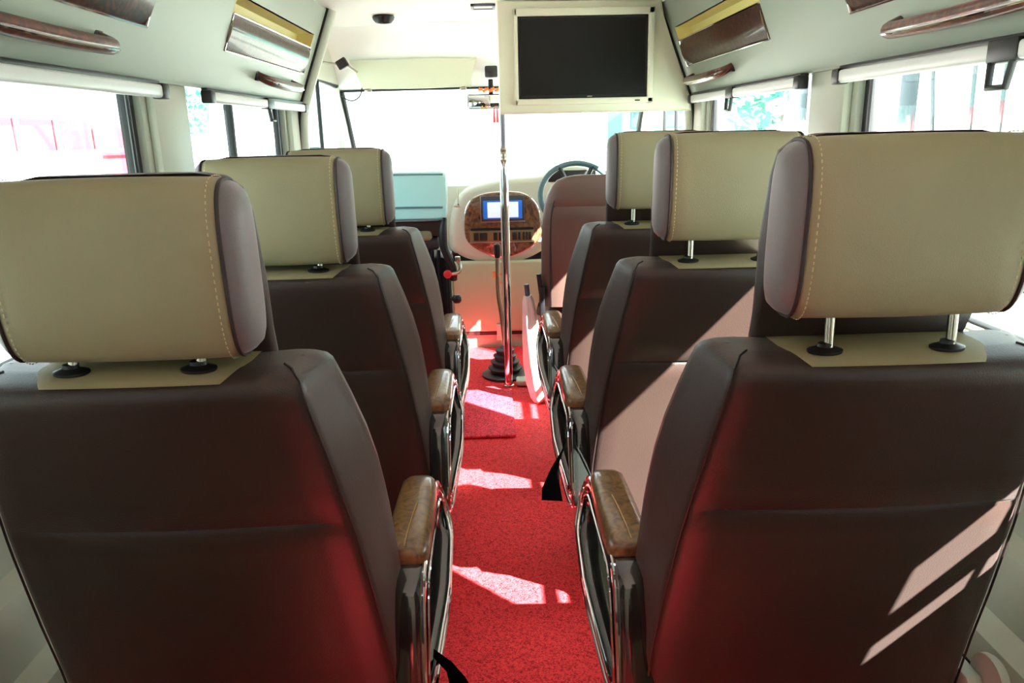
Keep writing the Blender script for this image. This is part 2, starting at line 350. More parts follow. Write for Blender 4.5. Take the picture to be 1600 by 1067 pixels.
def make_seat(side):
    """side +1: right of the aisle (aisle at -x); raised head cushion on the right"""
    A = -side                        # local direction of the aisle
    t = root('passenger_seat', '', 'seat', (0, 0, 0), 'reclining passenger seats in two single rows')
    lift = .029 if side > 0 else -.004
    # backrest
    bm = B(); zs = [.34, .40, .5, .6, .7, .78]; rings = [back_ring(z, 0, A) for z in zs]
    for z, g in ((.822, 0), (.829, .006), (.834, 0)): rings.append(back_ring(z, g, A))
    for z in (.88, .94, 1.0, 1.03, 1.05, 1.065, 1.078, 1.088, 1.096, 1.102, 1.105): rings.append(back_ring(z, 0, A))
    loft(bm, rings); bk = E('backrest', bm, 'brown', t, angle=60)
    # side gusset lighter strip + piping seams along rear corner
    for s in (-1, 1):
        bm = B(); tube(bm, [(A * .03 * max(0, min(1, (1.02 - z) / .5)) + s * interp(WR, z) * .985, yr(z) + .005, tz(z)) for z in [.36 + .035 * k for k in range(20)] + [1.05, 1.07, 1.085, 1.095, 1.1045]], .0019, 6); E('piping', bm, 'seam', bk)
    # cream top patch following the back
    bm = B(); prof = []
    for z in (1.072, 1.08, 1.088, 1.096, 1.102, 1.105): prof.append((yr(z), z + .0015, 1))
    y1_, y2_ = yr(1.105), yf(1.105)
    for k in range(1, 5): prof.append((y1_ + (y2_ - y1_) * k / 4, 1.1065, 0))
    for z in (1.1, 1.09, 1.07): prof.append((yf(z) + .016, z, 0))
    rows = []
    for j, (y, z, c) in enumerate(prof):
        hw = .122 + .026 * min(1, j / 6)
        rows.append([(u * hw, y - (.012 * (1 - (u * hw / interp(WR, z)) ** 2) + .002 if c else 0), tz(z) + .001) for u in [-1 + i / 6 for i in range(13)]])
    sheet(bm, rows, .0015); E('top_patch', bm, 'cream_lit', t)
    # head cushion: cream wrap, brown end caps greyed for grazing reflection, stitching
    zc = 1.230 + lift; yc = .045
    bm = B(); rings = []
    for x, ins in ((-.150, .006), (-.142, .001), (-.11, 0), (-.06, -.001), (0, -.0015), (.06, -.001), (.11, 0), (.142, .001), (.150, .006)):
        rings.append([(x, yc + y, zc + z) for y, z in hr_section(1, ins)])
    loft(bm, rings); hc = E('head_cushion', bm, 'cream_lea', t, angle=70)
    for s in (-1, 1):
        bm = B(); rings = []
        for x, ins in ((.140, .004), (.152, .005), (.163, .010), (.172, .019), (.177, .033), (.178, .048)):
            rings.append([(s * x, yc + y * 1.0, zc + z) for y, z in hr_section(1, ins)])
        loft(bm, rings); E('end_cap', bm, 'brown_glare', hc, angle=80)
        sec = hr_section(1, .0035)
        bm = B(); tube(bm, [(s * .1515, yc + y, zc + z) for y, z in sec], .0028, 6, closed=True); E('piping', bm, 'seam', hc)
        # stitches
        sec = catmull([(0, y, z) for y, z in hr_section(1, -.0008)], 8, True); bm = B()
        acc = 0.0; pts_ = [sec[0]]
        for p, q in zip(sec, sec[1:]):
            acc += (q - p).length
            if acc >= .0032: pts_.append(q); acc = 0.0
        sec = pts_
        for k in range(0, len(sec), 2):
            p, q = sec[k], sec[(k + 1) % len(sec)]
            if p.y > .03: continue
            tube(bm, [(s * .139, yc + p.y, zc + p.z), (s * .139, yc + q.y, zc + q.z)], .0009, 4)
        st = E('stitching', bm, 'thread_c', hc, smooth=False); st['kind'] = 'stuff'
    # brown front flap of the head cushion, reaching down to the back
    bm = B(); rings = []
    for z, hw, y in ((1.05, .165, .150), (1.12, .168, .122), (1.20 + lift, .170, .108), (1.30 + lift, .166, .092), (1.335 + lift, .158, .086), (1.352 + lift, .138, .078), (1.357 + lift, .11, .072)):
        rings.append([(-hw, y, z), (-hw * .96, y - .012, z), (hw * .96, y - .012, z), (hw, y, z), (hw * .97, y + .022, z), (hw * .6, y + .034, z), (-hw * .6, y + .034, z), (-hw * .97, y + .022, z)])
    loft(bm, rings); E('front_flap', bm, 'brown', t, angle=60)
    # posts and sockets
    for s in (-1, 1):
        x = s * .088
        bm = B(); tube(bm, [(x, .036, 1.08), (x + .002, .046, 1.165 + lift)], .0068, 12); E('post', bm, 'steel', t)
        bm = B(); lathe(bm, [(.025, -.002), (.0255, .002), (.020, .004), (.012, .007), (.011, .012), (.008, .013)], T=Matrix.Translation((x - .004, .038, 1.0868)) @ Matrix.Rotation(.10, 4, 'X') @ Matrix.Diagonal((1, .62, 1, 1))); E('post_socket', bm, 'black_pl', t)
    # seat cushion (cream) and brown bolsters
    bm = B(); rings = []
    for y, zt, hw in ((.17, .445, .25), (.25, .45, .252), (.45, .455, .255), (.60, .458, .255), (.65, .45, .25), (.68, .425, .245)):
        r = []
        for u in (-1, -.9, -.6, -.2, .2, .6, .9, 1): r.append((u * hw, y, zt - (.018 if abs(u) == 1 else 0) - .008 * (1 - u * u)))
        for u in (1, -1): r.append((u * hw, y, .33))
        rings.append(r)
    loft(bm, rings); E('cushion', bm, 'cream_lea', t, angle=60)
    # base: cream side panels, legs
    for s in (-1, 1):
        xa, xb = sorted((s * .262, s * .292))
        bm = B(); prism(bm, [(.10, .40), (.14, .44), (.40, .44), (.50, .40), (.47, .30), (.40, .10), (.44, .04), (.44, .0165), (.20, .0165), (.20, .04), (.24, .10), (.17, .30)], 'x', xa, xb, .006); E('side_panel', bm, 'cream_pl', t)
    bm = B()
    for y in (.22, .42): abox(bm, (-.262, y - .02, .27), (.262, y + .02, .33), .004)
    E('crossbar', bm, 'black_pl', t)
    bm = B(); T = Matrix.Translation((side * .298, .13, .44)) @ Matrix.Rotation(side * PI / 2, 4, 'Y'); lathe(bm, [(.046, -.006), (.047, .004), (.042, .012), (.022, .016), (.004, .017)], T=T); E('hinge_cover', bm, 'cream_pl', t)
    # armrest on the aisle side
    xi, xo = A * .292, A * .362       # seat side, aisle side
    outer = catmull([(0, .20, .640), (0, .30, .655), (0, .50, .660), (0, .575, .650), (0, .612, .605), (0, .608, .545), (0, .565, .495), (0, .40, .425), (0, .24, .372), (0, .16, .375), (0, .125, .415), (0, .140, .50), (0, .165, .585)], 4, True)
    inner = catmull([(0, .245, .605), (0, .30, .617), (0, .50, .622), (0, .555, .612), (0, .578, .585), (0, .570, .545), (0, .540, .517), (0, .40, .462), (0, .25, .417), (0, .195, .412), (0, .175, .432), (0, .190, .50), (0, .212, .57)], 4, True)
    n = len(outer); bm = B()
    xa, xb = xi, xo
    bev = .006 * A
    wd_ = abs(xb - xa); L_ = lambda f, g, x: [(x, p.y + (q.y - p.y) * f, p.z + (q.z - p.z) * f) for p, q in zip(outer, inner)]
    loop = [L_(.30, 0, xa), L_(.08, 0, xa + A * .012), L_(0, 0, xa + A * .028), L_(0, 0, xb - A * .022), L_(.05, 0, xb - A * .007), L_(.22, 0, xb), L_(.78, 0, xb), L_(.95, 0, xb - A * .007), L_(1, 0, xb - A * .02), L_(1, 0, xa + A * .02), L_(.7, 0, xa)]
    FL = lambda x, y, z: x + A * .026 * max(0, min(1, (y - .18) / .25)) * max(0, min(1, (.64 - z) / .12))
    loop = [[(FL(*p), p[1], p[2]) for p in r] for r in loop]
    vr = [[bm.verts.new(p) for p in r] for r in loop]
    for i in range(len(loop)):
        a, b = vr[i], vr[(i + 1) % len(loop)]
        for k in range(n): bm.faces.new((a[k], a[(k + 1) % n], b[(k + 1) % n], b[k]))
    ar = E('armrest', bm, 'gloss', t, angle=50)
    bm = B(); tube(bm, [(FL(xo - A * .002, p.y, p.z), p.y + (q.y - p.y) * .1, p.z + (q.z - p.z) * .1) for p, q in zip(outer, inner)], .0046, 8, closed=True); tube(bm, [(FL(xo, p.y, p.z), p.y, p.z) for p in inner], .0036, 8, closed=True); E('chrome_rim', bm, 'chrome', ar)
    bm = B(); rings = []
    xc = (xi + xo) / 2 - A * .001
    for y, hw, h in ((.232, .026, .018), (.236, .034, .026), (.246, .040, .031), (.30, .042, .035), (.40, .0415, .036), (.48, .040, .034), (.525, .037, .029), (.552, .030, .021), (.562, .020, .012)):
        r = []
        zb_ = .646 + (.006 if y > .5 else 0)
        for k in range(17):
            a = PI * k / 16; c = math.cos(a); r.append((xc + hw * math.copysign(abs(c) ** .55, c), y, zb_ + h * math.sin(a) ** .55 if 0 < k < 16 else zb_))
        rings.append(r)
    loft(bm, rings); E('armrest_pad', bm, 'wood', ar, angle=60)
    bm = B(); abox(bm, (xc - .041, .226, .622), (xc + .041, .30, .650), .011, 3); E('pad_underside', bm, 'gap', ar)
    bm = B(); tube(bm, catmull([(xc - A * .002, .245, .6790), (xc, .29, .6830), (xc + A * .004, .36, .6845), (xc + A * .008, .41, .6840)], 5), .0014, 5); E('pad_seam', bm, mat('pad_seam_gold', 'B08A4E', .4) if 'pad_seam_gold' not in bpy.data.materials else bpy.data.materials['pad_seam_gold'], ar)
    return t
SX = {-1: -.54, 1: .52}
protos = {-1: make_seat(-1), 1: make_seat(1)}
order = {0: 'nearest the camera', 1: 'middle of the row', 2: 'farthest back, behind the front cab seats'}
labels = {
    (-1, 0): 'nearest left seat, cream head cushion pushed down, dark back filling the lower left',
    (-1, 1): 'second left seat from the camera, dark back with low cream head cushion',
    (-1, 2): 'third left seat from camera, just behind the folded front passenger seat',
    (1, 0): 'nearest right seat, cream head cushion raised on posts, sunlit stripe on back',
    (1, 1): 'second right seat from camera, brown back lit by a broad diagonal of sun',
    (1, 2): "third right seat, small in view, directly behind the seat of the driver"}
DY = {(-1, 0): 1.0, (-1, 1): 1.78, (-1, 2): 2.54, (1, 0): 1.0, (1, 1): 1.78, (1, 2): 2.54}
for s in (-1, 1):
    for r in range(3):
        o = protos[s] if r == 0 else None
        if r: o = copy_tree(protos[s])
        o.location = (SX[s], DY[(s, r)], 0); o['label'] = labels[(s, r)]

for s in (-1, 1):      # the row behind the photographer shades the backs in front of it
    o = copy_tree(protos[s]); o.location = (SX[s], .20, 0)
    o['label'] = 'seat behind the photographer on the %s, outside the frame' % ('left' if s < 0 else 'right')
# seat belt straps hanging beside the armrests
def strap(pts, widths, dirs, label, buckle=False):
    bm = B(); rows = []
    for p, w_, d in zip(pts, widths, dirs):
        p = Vector(p); d = Vector(d).normalized(); rows.append([p - d * w_ / 2, p, p + d * w_ / 2])
    sheet(bm, rows, .002); return tag(E('belt_strap', bm, 'strap'), label, 'seat belt')
strap([(.156, 1.95, .64), (.142, 1.935, .575), (.112, 1.915, .52), (.098, 1.895, .47), (.100, 1.875, .435)], [.02, .03, .042, .055, .06], [(0, 1, .2), (.3, 1, 0), (.6, .8, 0), (1, .5, 0), (1, .2, -.2)], 'black webbing belt strap hanging from the second right seat into the aisle')
strap([(-.176, 1.26, .44), (-.148, 1.27, .40), (-.132, 1.27, .36), (-.118, 1.26, .32), (-.10, 1.25, .26)], [.02, .03, .045, .055, .06], [(0, 1, .2), (.3, 1, 0), (.6, .8, 0), (1, .5, 0), (1, .3, 0)], 'black webbing belt strap hanging from the nearest left seat at the bottom edge')

# ================================================================ OVERHEAD FITTINGS
def panel_pt(sgn, y, z, off=0): return Vector((sgn * (PANEL_X(z) - off), y, z))
def wood_front(sgn, ya, yb, label):
    t = root('pocket_front', label, 'trim panel', panel_pt(sgn, (ya + yb) / 2, 1.73), 'wood look overhead pocket fronts')
    L = (yb - ya) / 2 - .004; n = 14; bm = B(); rows = []
    for i in range(n + 1):
        u = -1 + 2 * i / n; rows.append([(-sgn * (-.004 + .014 * (1 - v * v)) - sgn * (dz * .39), u * L, dz) for v, dz in [(-1, -.058), (-.5, -.03), (0, 0), (.5, .03), (1, .055)]])
    sheet(bm, rows, .006); E('wood_face', bm, 'woodr', t)
    bm = B()
    for dz in (-.058, .056): tube(bm, [(-sgn * .002 - sgn * dz * .39, -L, dz), (-sgn * .002 - sgn * dz * .39, L, dz)], .0035, 6)
    for u in (-L, L): tube(bm, [(sgn * .058 * .39, u, -.058), (-sgn * .055 * .39, u, .055)], .0045, 6)
    E('chrome_edge', bm, 'chrome', t)
wood_front(-1, .98, 2.13, 'glossy burl pocket front cut by the top left edge of the photo')
wood_front(-1, 2.72, 3.84, 'glossy burl pocket front on the far left overhead panel')
wood_front(1, .98, 2.13, 'glossy burl pocket front cut by the top edge at upper right')
wood_front(1, 2.72, 3.84, 'glossy burl pocket front on the right overhead panel beside the television')
def grab(sgn, ya, yb, label):
    zc = 1.612; t = root('grab_rail', label, 'handle', panel_pt(sgn, (ya + yb) / 2, zc), 'curved wood look grab handles')
    L = (yb - ya) / 2; o = -sgn
    bm = B(); path = catmull([(o * .002, -L, .012), (o * .035, -L * .97, -.006), (o * .052, -L * .75, -.014), (o * .056, 0, -.018), (o * .052, L * .75, -.014), (o * .035, L * .97, -.006), (o * .002, L, .012)], 5)
    tube(bm, path, [.014 + .006 * math.sin(PI * i / (len(path) - 1)) for i in range(len(path))], 12); E('grip', bm, 'woodr', t, angle=80)
    bm = B()
    for u in (-1, 1): abox(bm, (-.006, u * L - .022, -.010), (.010, u * L + .022, .034), .006)
    E('mount', bm, 'black_pl', t)
    bm = B(); tube(bm, [Vector(p) + Vector((o * .0175, 0, -.008)) for p in path[6:-6]], .0035, 6); E('chrome_strip', bm, 'chrome', t)
grab(-1, 1.30, 1.90, 'long wood look grab handle above the nearest left window')
grab(-1, 3.15, 3.68, 'small looking grab handle under the far left pocket front')
grab(1, 1.30, 1.90, 'long wood look grab handle above the nearest right window')
grab(1, 3.20, 3.78, 'small looking grab handle under the pocket front right of the television')
def blind(sgn, ya, yb, hy, label):
    x = sgn * .935; z = 1.522
    t = root('roller_blind', label, 'blind', (x, (ya + yb) / 2, z), 'rolled up window blinds'); L = (yb - ya) / 2
    bm = B(); abox(bm, (-.014, -L, -.018), (.014, L, .016), .008, 3); E('tube_case', bm, 'alu', t)
    bm = B(); abox(bm, (-.012 + sgn * .008, -L - .004, .014), (.012 + sgn * .012, L + .004, .028), .003); E('mounting_rail', bm, 'black_pl', t)
    for u in (-1, 1):
        bm = B(); abox(bm, (-.018, u * L - .022, -.021), (.018, u * L + .022, .020), .006); E('end_cap', bm, 'black_pl', t)
    h = hy - (ya + yb) / 2
    hn = B(); abox(hn, (-.017, h - .045, -.022), (.017, h + .045, .022), .004)
    pth = [(-sgn * .012, h - .032, -.020), (-sgn * .016, h - .026, -.066), (-sgn * .016, h + .026, -.066), (-sgn * .012, h + .032, -.020)]
    tube(hn, pth, .0075, 8); E('pull_handle', hn, 'black_pl', t)
blind(-1, .78, 2.23, 1.35, 'white roller blind tube over the nearest left window')
blind(-1, 2.60, 3.90, 3.28, 'white roller blind tube over the far left window, black pull handle')
blind(1, .78, 2.22, 1.50, 'white roller blind tube with large black pull handle over the nearest right window')
blind(1, 2.50, 3.83, 3.20, 'white roller blind tube over the far right window beside the television')

# ================================================================ TELEVISION AND HOUSING
t = root('television_housing', 'cream ceiling housing that carries the television', 'cabinet', (.42, 3.90, 1.47))
def loc(bm, o):
    for v in bm.verts: v.co -= Vector(o)
    return bm
HO = (.42, 3.90, 1.47)
bm = B(); prism(bm, [(.012, 1.472), (.945, 1.470), (.93, 1.52), (.80, 1.885), (.785, 1.972), (.012, 1.978)], 'y', 3.868, 3.93, .012, 3); E('housing_body', loc(bm, HO), 'tvc', t)
bm = B(); prism(bm, [(.012, 1.472), (.80, 1.472), (.76, 1.978), (.012, 1.978)], 'y', 3.925, 4.03, .01); E('rear_box', loc(bm, HO), 'tvc', t)
bm = B()
fx0, fx1, fz0, fz1 = .086, .748, 1.510, 1.940
for a, b in (((fx0, 3.838, fz0), (fx1, 3.872, fz0 + .028)), ((fx0, 3.838, fz1 - .034), (fx1, 3.872, fz1)), ((fx0, 3.838, fz0), (fx0 + .018, 3.872, fz1)), ((fx1 - .030, 3.838, fz0), (fx1, 3.872, fz1))): abox(bm, a, b, .006)
E('surround_frame', loc(bm, HO), 'tvc', t)
TO = (.41, 3.85, 1.538)
t = root('television', 'black flat television switched off in the cream ceiling housing', 'television', TO)
bm = B()
for a, b in (((.104, 3.846, 1.538), (.718, 3.867, 1.553)), ((.104, 3.846, 1.895), (.718, 3.867, 1.906)), ((.104, 3.846, 1.538), (.114, 3.867, 1.906)), ((.708, 3.846, 1.538), (.718, 3.867, 1.906))): abox(bm, a, b, .002)
E('bezel', loc(bm, TO), 'gap', t)
bm = B(); abox(bm, (.110, 3.852, 1.548), (.712, 3.866, 1.900)); E('screen', loc(bm, TO), 'screen', t, smooth=False)
bm = B(); abox(bm, (.432, 3.8445, 1.5425), (.455, 3.847, 1.5475)); E('badge', loc(bm, TO), 'steel', t, smooth=False)
bm = B(); abox(bm, (.660, 3.835, 1.519), (.684, 3.839, 1.525)); tag(E('sensor_window', bm, 'black_pl', smooth=False), 'tiny dark sensor window on the lower right of the television frame', 'sensor')

# ceiling fittings
bm = B(); lathe(bm, [(.052, .0), (.058, -.008), (.054, -.020), (.040, -.036), (.034, -.034), (.030, -.010)], (-.575, 4.31, 1.984)); v_ = root('ceiling_vent', 'round black ceiling air vent left of the television', 'vent', (-.575, 4.31, 1.984))
E('vent_ring', loc(bm, (-.575, 4.31, 1.984)), 'black_pl', v_)
bm = B()
for k in range(-2, 3): abox(bm, (-.042 * math.cos(k * .4), k * .016 - .002, -.008), (.042 * math.cos(k * .4), k * .016 + .002, -.001))
E('slat', bm, 'rubber', v_, smooth=False)
bm = B(); lathe(bm, [(.045, -.001), (.044, -.0035)], (0, 0, 0)); E('vent_backing', bm, 'gap', v_)
c_ = (-.055, 4.10, 1.993); v_ = root('ceiling_lamp', 'rectangular ceiling lamp in a grey frame beside the television housing', 'lamp', c_)
bm = B()
for a, b in (((-.06, -.06, -.012), (.06, -.05, 0)), ((-.06, .05, -.012), (.06, .06, 0)), ((-.06, -.06, -.012), (-.046, .06, 0)), ((.046, -.06, -.012), (.06, .06, 0))): abox(bm, a, b, .003)
E('lamp_frame', bm, mat('grey_frame', '5E6A7C', .4), v_)
bm = B(); abox(bm, (-.047, -.051, -.007), (.047, .051, 0)); E('diffuser', bm, 'alu', v_, smooth=False)

# small speaker on the left cab header and its bracket
o_ = (-.80, 4.28, 1.75); v_ = root('corner_speaker', 'small dark box on a bracket at the upper left cab corner', 'speaker', (o_))
T = Matrix.Rotation(-.5, 4, 'Y')
bm = B(); abox(bm, (-.028, -.02, -.024), (.028, .02, .024), .006, T=T); E('speaker_body', bm, mat('dark_brown_box', '2A2426', .5), v_)
bm = B(); tube(bm, [(.03, .01, -.01), (.075, .015, -.045)], .006, 8); tube(bm, [(-.03, .01, .0), (-.16, .02, .02)], .006, 8); E('bracket', bm, 'steel', v_)
bm = B(); tube(bm, catmull([(-.985, 5.16, 1.63), (-.94, 5.16, 1.605), (-.90, 5.16, 1.60), (-.86, 5.17, 1.63), (-.84, 5.19, 1.70)], 5), .004, 6); tag(E('cable', bm, 'rubber'), 'thin dark cable looping at the left windscreen corner', 'cable')

# sun visor
o_ = (-.50, 5.10, 1.745); v_ = root('sun_visor', 'wide cream sun visor folded up above the left half of the windscreen', 'visor', o_)
bm = B(); out = catmull([(-.375, .068, 0), (-.36, .082, 0), (0, .088, 0), (.36, .082, 0), (.378, .068, 0), (.345, -.06, 0), (.32, -.075, 0), (0, -.082, 0), (-.30, -.078, 0), (-.335, -.06, 0)], 4, True)
prism(bm, [(p.x, p.y) for p in out], 'y', -.012, .012, .008, 3)
for v in bm.verts: v.co.y -= v.co.z * .55 + .02
E('visor_board', bm, mat('visor_cream', 'CDD2BC', .6), v_, angle=70)
for x in (-.30, .30):
    bm = B(); tube(bm, [(x, .03, -.078), (x + .005, .10, -.060)], .012, 8); abox(bm, (x - .022, .012, -.098), (x + .022, .04, -.080), .004); E('visor_clip', bm, 'steel', v_)

# rear-view mirror with garland and hanging beads
o_ = (-.03, 5.12, 1.58); v_ = root('rear_view_mirror', 'interior rear view mirror under the windscreen header, left of the television housing', 'mirror', o_)
bm = B(); abox(bm, (-.145, -.02, -.05), (.10, .012, .040), .014, 3); E('mirror_shell', bm, 'black_pl', v_)
bm = B(); abox(bm, (-.138, -.024, -.043), (.093, -.0195, .033), .002); E('mirror_glass', bm, 'mirror', v_)
bm = B(); abox(bm, (-.01, .0, .03), (.02, .04, .13), .006); E('stalk', bm, 'black_pl', v_)
bm = B(); abox(bm, (-.06, 5.05, 1.715), (.02, 5.10, 1.785), .01); tag(E('camera_box', bm, 'black_pl'), 'small black box mounted on the header above the rear view mirror', 'camera')
bm = B()
for k in range(14):
    a = k / 13; tube(bm, [(-.10 + .16 * a, 5.09, 1.640 + .008 * math.sin(k * 2)), (-.09 + .16 * a, 5.088, 1.648 + .008 * math.sin(k * 2 + 1))], .010, 6)
tag(E('flower_garland', bm, 'orange'), 'orange flower garland lying along the top of the rear view mirror', 'garland')
v_ = root('hanging_charm', 'red tasselled charm hanging below the rear view mirror', 'ornament', (.0, 5.09, 1.545))
bm = B(); tube(bm, [(0, 0, 0), (0, 0, -.02)], .003, 6); E('cord', bm, 'red', v_)
for x in (-.008, .012):
    bm = B(); tube(bm, [(x, 0, -.015), (x, 0, -.10)], [.004, .009], 8); E('tassel', bm, 'red', v_)
for x in (-.085, -.06):
    bm = B(); lathe(bm, [(.002, .012), (.006, .006), (.010, -.008), (.002, -.010)], (x, -.01, -.01), 10); E('bell', bm, mat('brass', 'B59A4A', .3, 1.0), v_)

# ================================================================ CAB: DASHBOARD
DO = (0, 5.0, 0)
dash = root('dashboard', 'cream dashboard with rounded centre console behind the chrome pole', 'dashboard', DO)
def D(name, bm, m, parent=dash, **k): return E(name, loc(bm, DO), m, parent, **k)
bm = B(); prism(bm, [(5.02, .60), (4.99, .80), (5.0, .96), (5.06, 1.055), (5.20, 1.085), (5.45, 1.08), (5.62, 1.00), (5.62, .92), (5.40, .90), (5.38, .60)], 'x', -.98, .98, .02); D('dash_body', bm, 'cream_pl')
# console bulge
out = catmull([(0, -.315, .70), (0, -.302, .86), (0, -.255, .985), (0, -.16, 1.055), (0, .05, 1.098), (0, .24, 1.112), (0, .36, 1.105), (0, .42, .95), (0, .40, .76), (0, .30, .645), (0, .16, .578), (0, 0, .560), (0, -.16, .578), (0, -.275, .625)], 5, True)
bm = B(); n = len(out); cx_, cz_ = .03, .83
rings = []
for y, s in ((5.08, 1.02), (4.99, 1.015), (4.955, 1.0), (4.935, .975), (4.922, .93), (4.917, .86)):
    rings.append([(cx_ + (p.y - cx_) * s, y, cz_ + (p.z - cz_) * s) for p in out])
loft(bm, rings); D('console', bm, 'cream_pl', angle=70)
# burl fascia
wd = catmull([(0, -.208, .735), (0, -.214, .87), (0, -.180, .965), (0, -.09, 1.012), (0, .06, 1.022), (0, .17, 1.005), (0, .245, .935), (0, .268, .83), (0, .265, .735), (0, .17, .655), (0, .03, .612), (0, -.11, .652)], 5, True)
bm = B(); rings = []; fx_, fz_ = .03, .82
for y, s in ((4.93, 1.0), (4.905, 1.0), (4.898, .985), (4.896, .95)): rings.append([(fx_ + (p.y - fx_) * s, y, fz_ + (p.z - fz_) * s) for p in wd])
loft(bm, rings); fas = D('wood_fascia', bm, 'woodd', angle=60)
bm = B(); tube(bm, [(p.y, 4.912, p.z) for p in wd], .005, 6, closed=True); D('fascia_edge', bm, 'chrome')
# radio
bm = B(); abox(bm, (-.108, 4.880, .842), (.166, 4.905, 1.000), .004); rd = D('radio', bm, mat('grey_radio', '3A3E48', .35))
bm = B(); abox(bm, (-.110, 4.884, .836), (.168, 4.903, .843), .002); abox(bm, (-.113, 4.884, .838), (-.107, 4.903, 1.0), .002); E('radio_edge', loc(bm, DO), 'steel', rd)
bm = B(); abox(bm, (-.094, 4.877, .858), (.150, 4.884, .972), .002); E('key_panel', loc(bm, DO), 'blue', rd)
bm = B(); abox(bm, (-.068, 4.873, .866), (.126, 4.880, .962), .001); E('display', loc(bm, DO), 'lcd', rd)
bm = B(); abox(bm, (-.185, 4.886, .712), (.222, 4.905, .786), .003); sw = D('switch_panel', bm, mat('bronze_panel', '8A7250', .35, .3))
bm = B(); abox(bm, (-.178, 4.880, .786), (.220, 4.903, .800), .002); E('slot', loc(bm, DO), 'gap', sw)
bm = B(); abox(bm, (-.188, 4.882, .706), (.226, 4.902, .713), .002); E('panel_edge', loc(bm, DO), 'steel', sw)
for x0, x1 in ((-.160, -.128), (-.120, -.075), (-.035, -.010), (.0, .022), (.03, .055), (.085, .115), (.123, .138), (.150, .165), (.170, .185), (.19, .205)):
    bm = B(); abox(bm, (x0, 4.878, .722), (x1, 4.890, .772), .003); E('switch', loc(bm, DO), 'black_pl', sw)
# engine cover below the console
bm = B(); out = [(-.345, .115), (-.335, .56), (-.30, .588), (.36, .588), (.40, .56), (.41, .115)]
prism(bm, out, 'y', 4.90, 5.35, .02, 3); D('engine_cover', bm, mat('engine_cover_cream', 'B4B69A', .35))
bm = B(); abox(bm, (-.36, 4.93, .585), (.42, 5.3, .64)); D('cover_gap', bm, 'gap', smooth=False)
bm = B(); abox(bm, (-.345, 4.905, .095), (.41, 5.3, .117)); D('cover_seal', bm, mat('maroon_seal', '2E0E10', .5), smooth=False)
bm = B(); abox(bm, (-.36, 4.93, 0.0), (.42, 5.3, .097), .006); D('cover_base', bm, 'cream_pl')
bm = B(); abox(bm, (-.03, 4.885, .06), (.02, 4.906, .17), .004); D('latch', bm, 'cream_pl')
def flower(c, R, label):
    bm = B(); pts = []
    for k in range(40):
        a = 2 * PI * k / 40; r = R * (.72 + .28 * math.cos(5 * a)); pts.append((c[0] + r * math.cos(a), c[2] + r * math.sin(a)))
    prism(bm, pts, 'y', c[1] - .0015, c[1]); return tag(E('flower_sticker', bm, 'orange', smooth=False), label, 'sticker')
flower((.262, 4.922, 1.025), .034, 'orange flower sticker on the cream dashboard left of the steering wheel')
flower((-.02, 4.898, .50), .034, 'faded orange flower sticker on the engine cover beside the pole')
flower((-.005, 4.898, .445), .016, 'smallest orange flower sticker just below another on the engine cover')

# steering wheel
o_ = (.46, 4.52, 1.02); v_ = root('steering_wheel', 'dark blue grey steering wheel in front of the driver seat', 'steering wheel', o_)
Tw = Matrix.Rotation(math.radians(-28), 4, 'X') @ Matrix.Rotation(math.radians(0), 4, 'Z')
def wl(p): return Tw @ Vector(p)
bm = B(); tube(bm, [wl((.215 * math.cos(2 * PI * k / 48), 0, .205 * math.sin(2 * PI * k / 48))) for k in range(48)], .0165, 12, closed=True); E('rim', bm, mat('wheel_leather', '46636E', .3), v_)
for a in (62, 118, 200, 340):
    r_ = math.radians(a); bm = B(); d = Vector((math.cos(r_), 0, math.sin(r_)))
    tube(bm, [wl(d * .05 + Vector((0, .03, 0))), wl(d * .13 + Vector((0, .02, 0))), wl(d * .205)], [.024, .016, .02], 8, flat=.6); E('spoke', bm, 'black_pl', v_)
bm = B(); lathe(bm, [(.075, .0), (.075, .02), (.05, .035), (.005, .04)], T=Tw @ Matrix.Rotation(PI / 2, 4, 'X')); E('hub', bm, 'black_pl', v_)
bm = B(); tube(bm, [wl((0, .02, 0)), (0, .30, -.22), (0, .46, -.35)], .035, 12); E('column', bm, 'black_pl', v_)
v2 = Vector((.47, -.02, 1.06))
bm = B(); rings = []
for y, s in ((.16, 1.0), (0, 1.0), (-.04, .97), (-.06, .9)): rings.append([(.21 * s * math.cos(PI * k / 16), y, .115 * s * math.sin(PI * k / 16) ** .7 if 0 < k < 16 else 0) for k in range(17)])
loft(bm, rings); 
for v in bm.verts: v.co += v2
E('instrument_hood', bm, 'cream_pl', dash)
bm = B(); abox(bm, (-.15, -.066, .015), (.15, -.056, .085), .004); 
for v in bm.verts: v.co += v2
E('dial_panel', bm, 'black_pl', dash)

# ================================================================ DRIVER SEAT
DSO = (.475, 3.60, 0); v_ = root('driver_seat', "driver's seat with arched brown back and stitched crossways seam, behind the steering wheel", 'seat', DSO)
bm = B(); rings = []
for z, hw in ((.55, .272), (.70, .277), (.85, .277), (.98, .272), (1.04, .262), (1.048, .261), (1.055, .26), (1.10, .248), (1.14, .228), (1.165, .205), (1.18, .17), (1.188, .12)):
    y = (1.15 - z) * .16; g = .006 if z == 1.048 else 0; tk = .12 if z < 1.1 else .12 - (z - 1.1) * .5; e = 0 if z < 1.12 else (z - 1.12) * .5
    rings.append([(-hw * .86, y + g + e, z), (-hw * .4, y - .012 + g + e, z), (0, y - .014 + g + e, z), (hw * .4, y - .012 + g + e, z), (hw * .86, y + g + e, z), (hw, y + .035 + e, z), (hw, y + tk, z), (hw * .8, y + tk + .02, z), (0, y + tk, z), (-hw * .8, y + tk + .02, z), (-hw, y + tk, z), (-hw, y + .035 + e, z)])
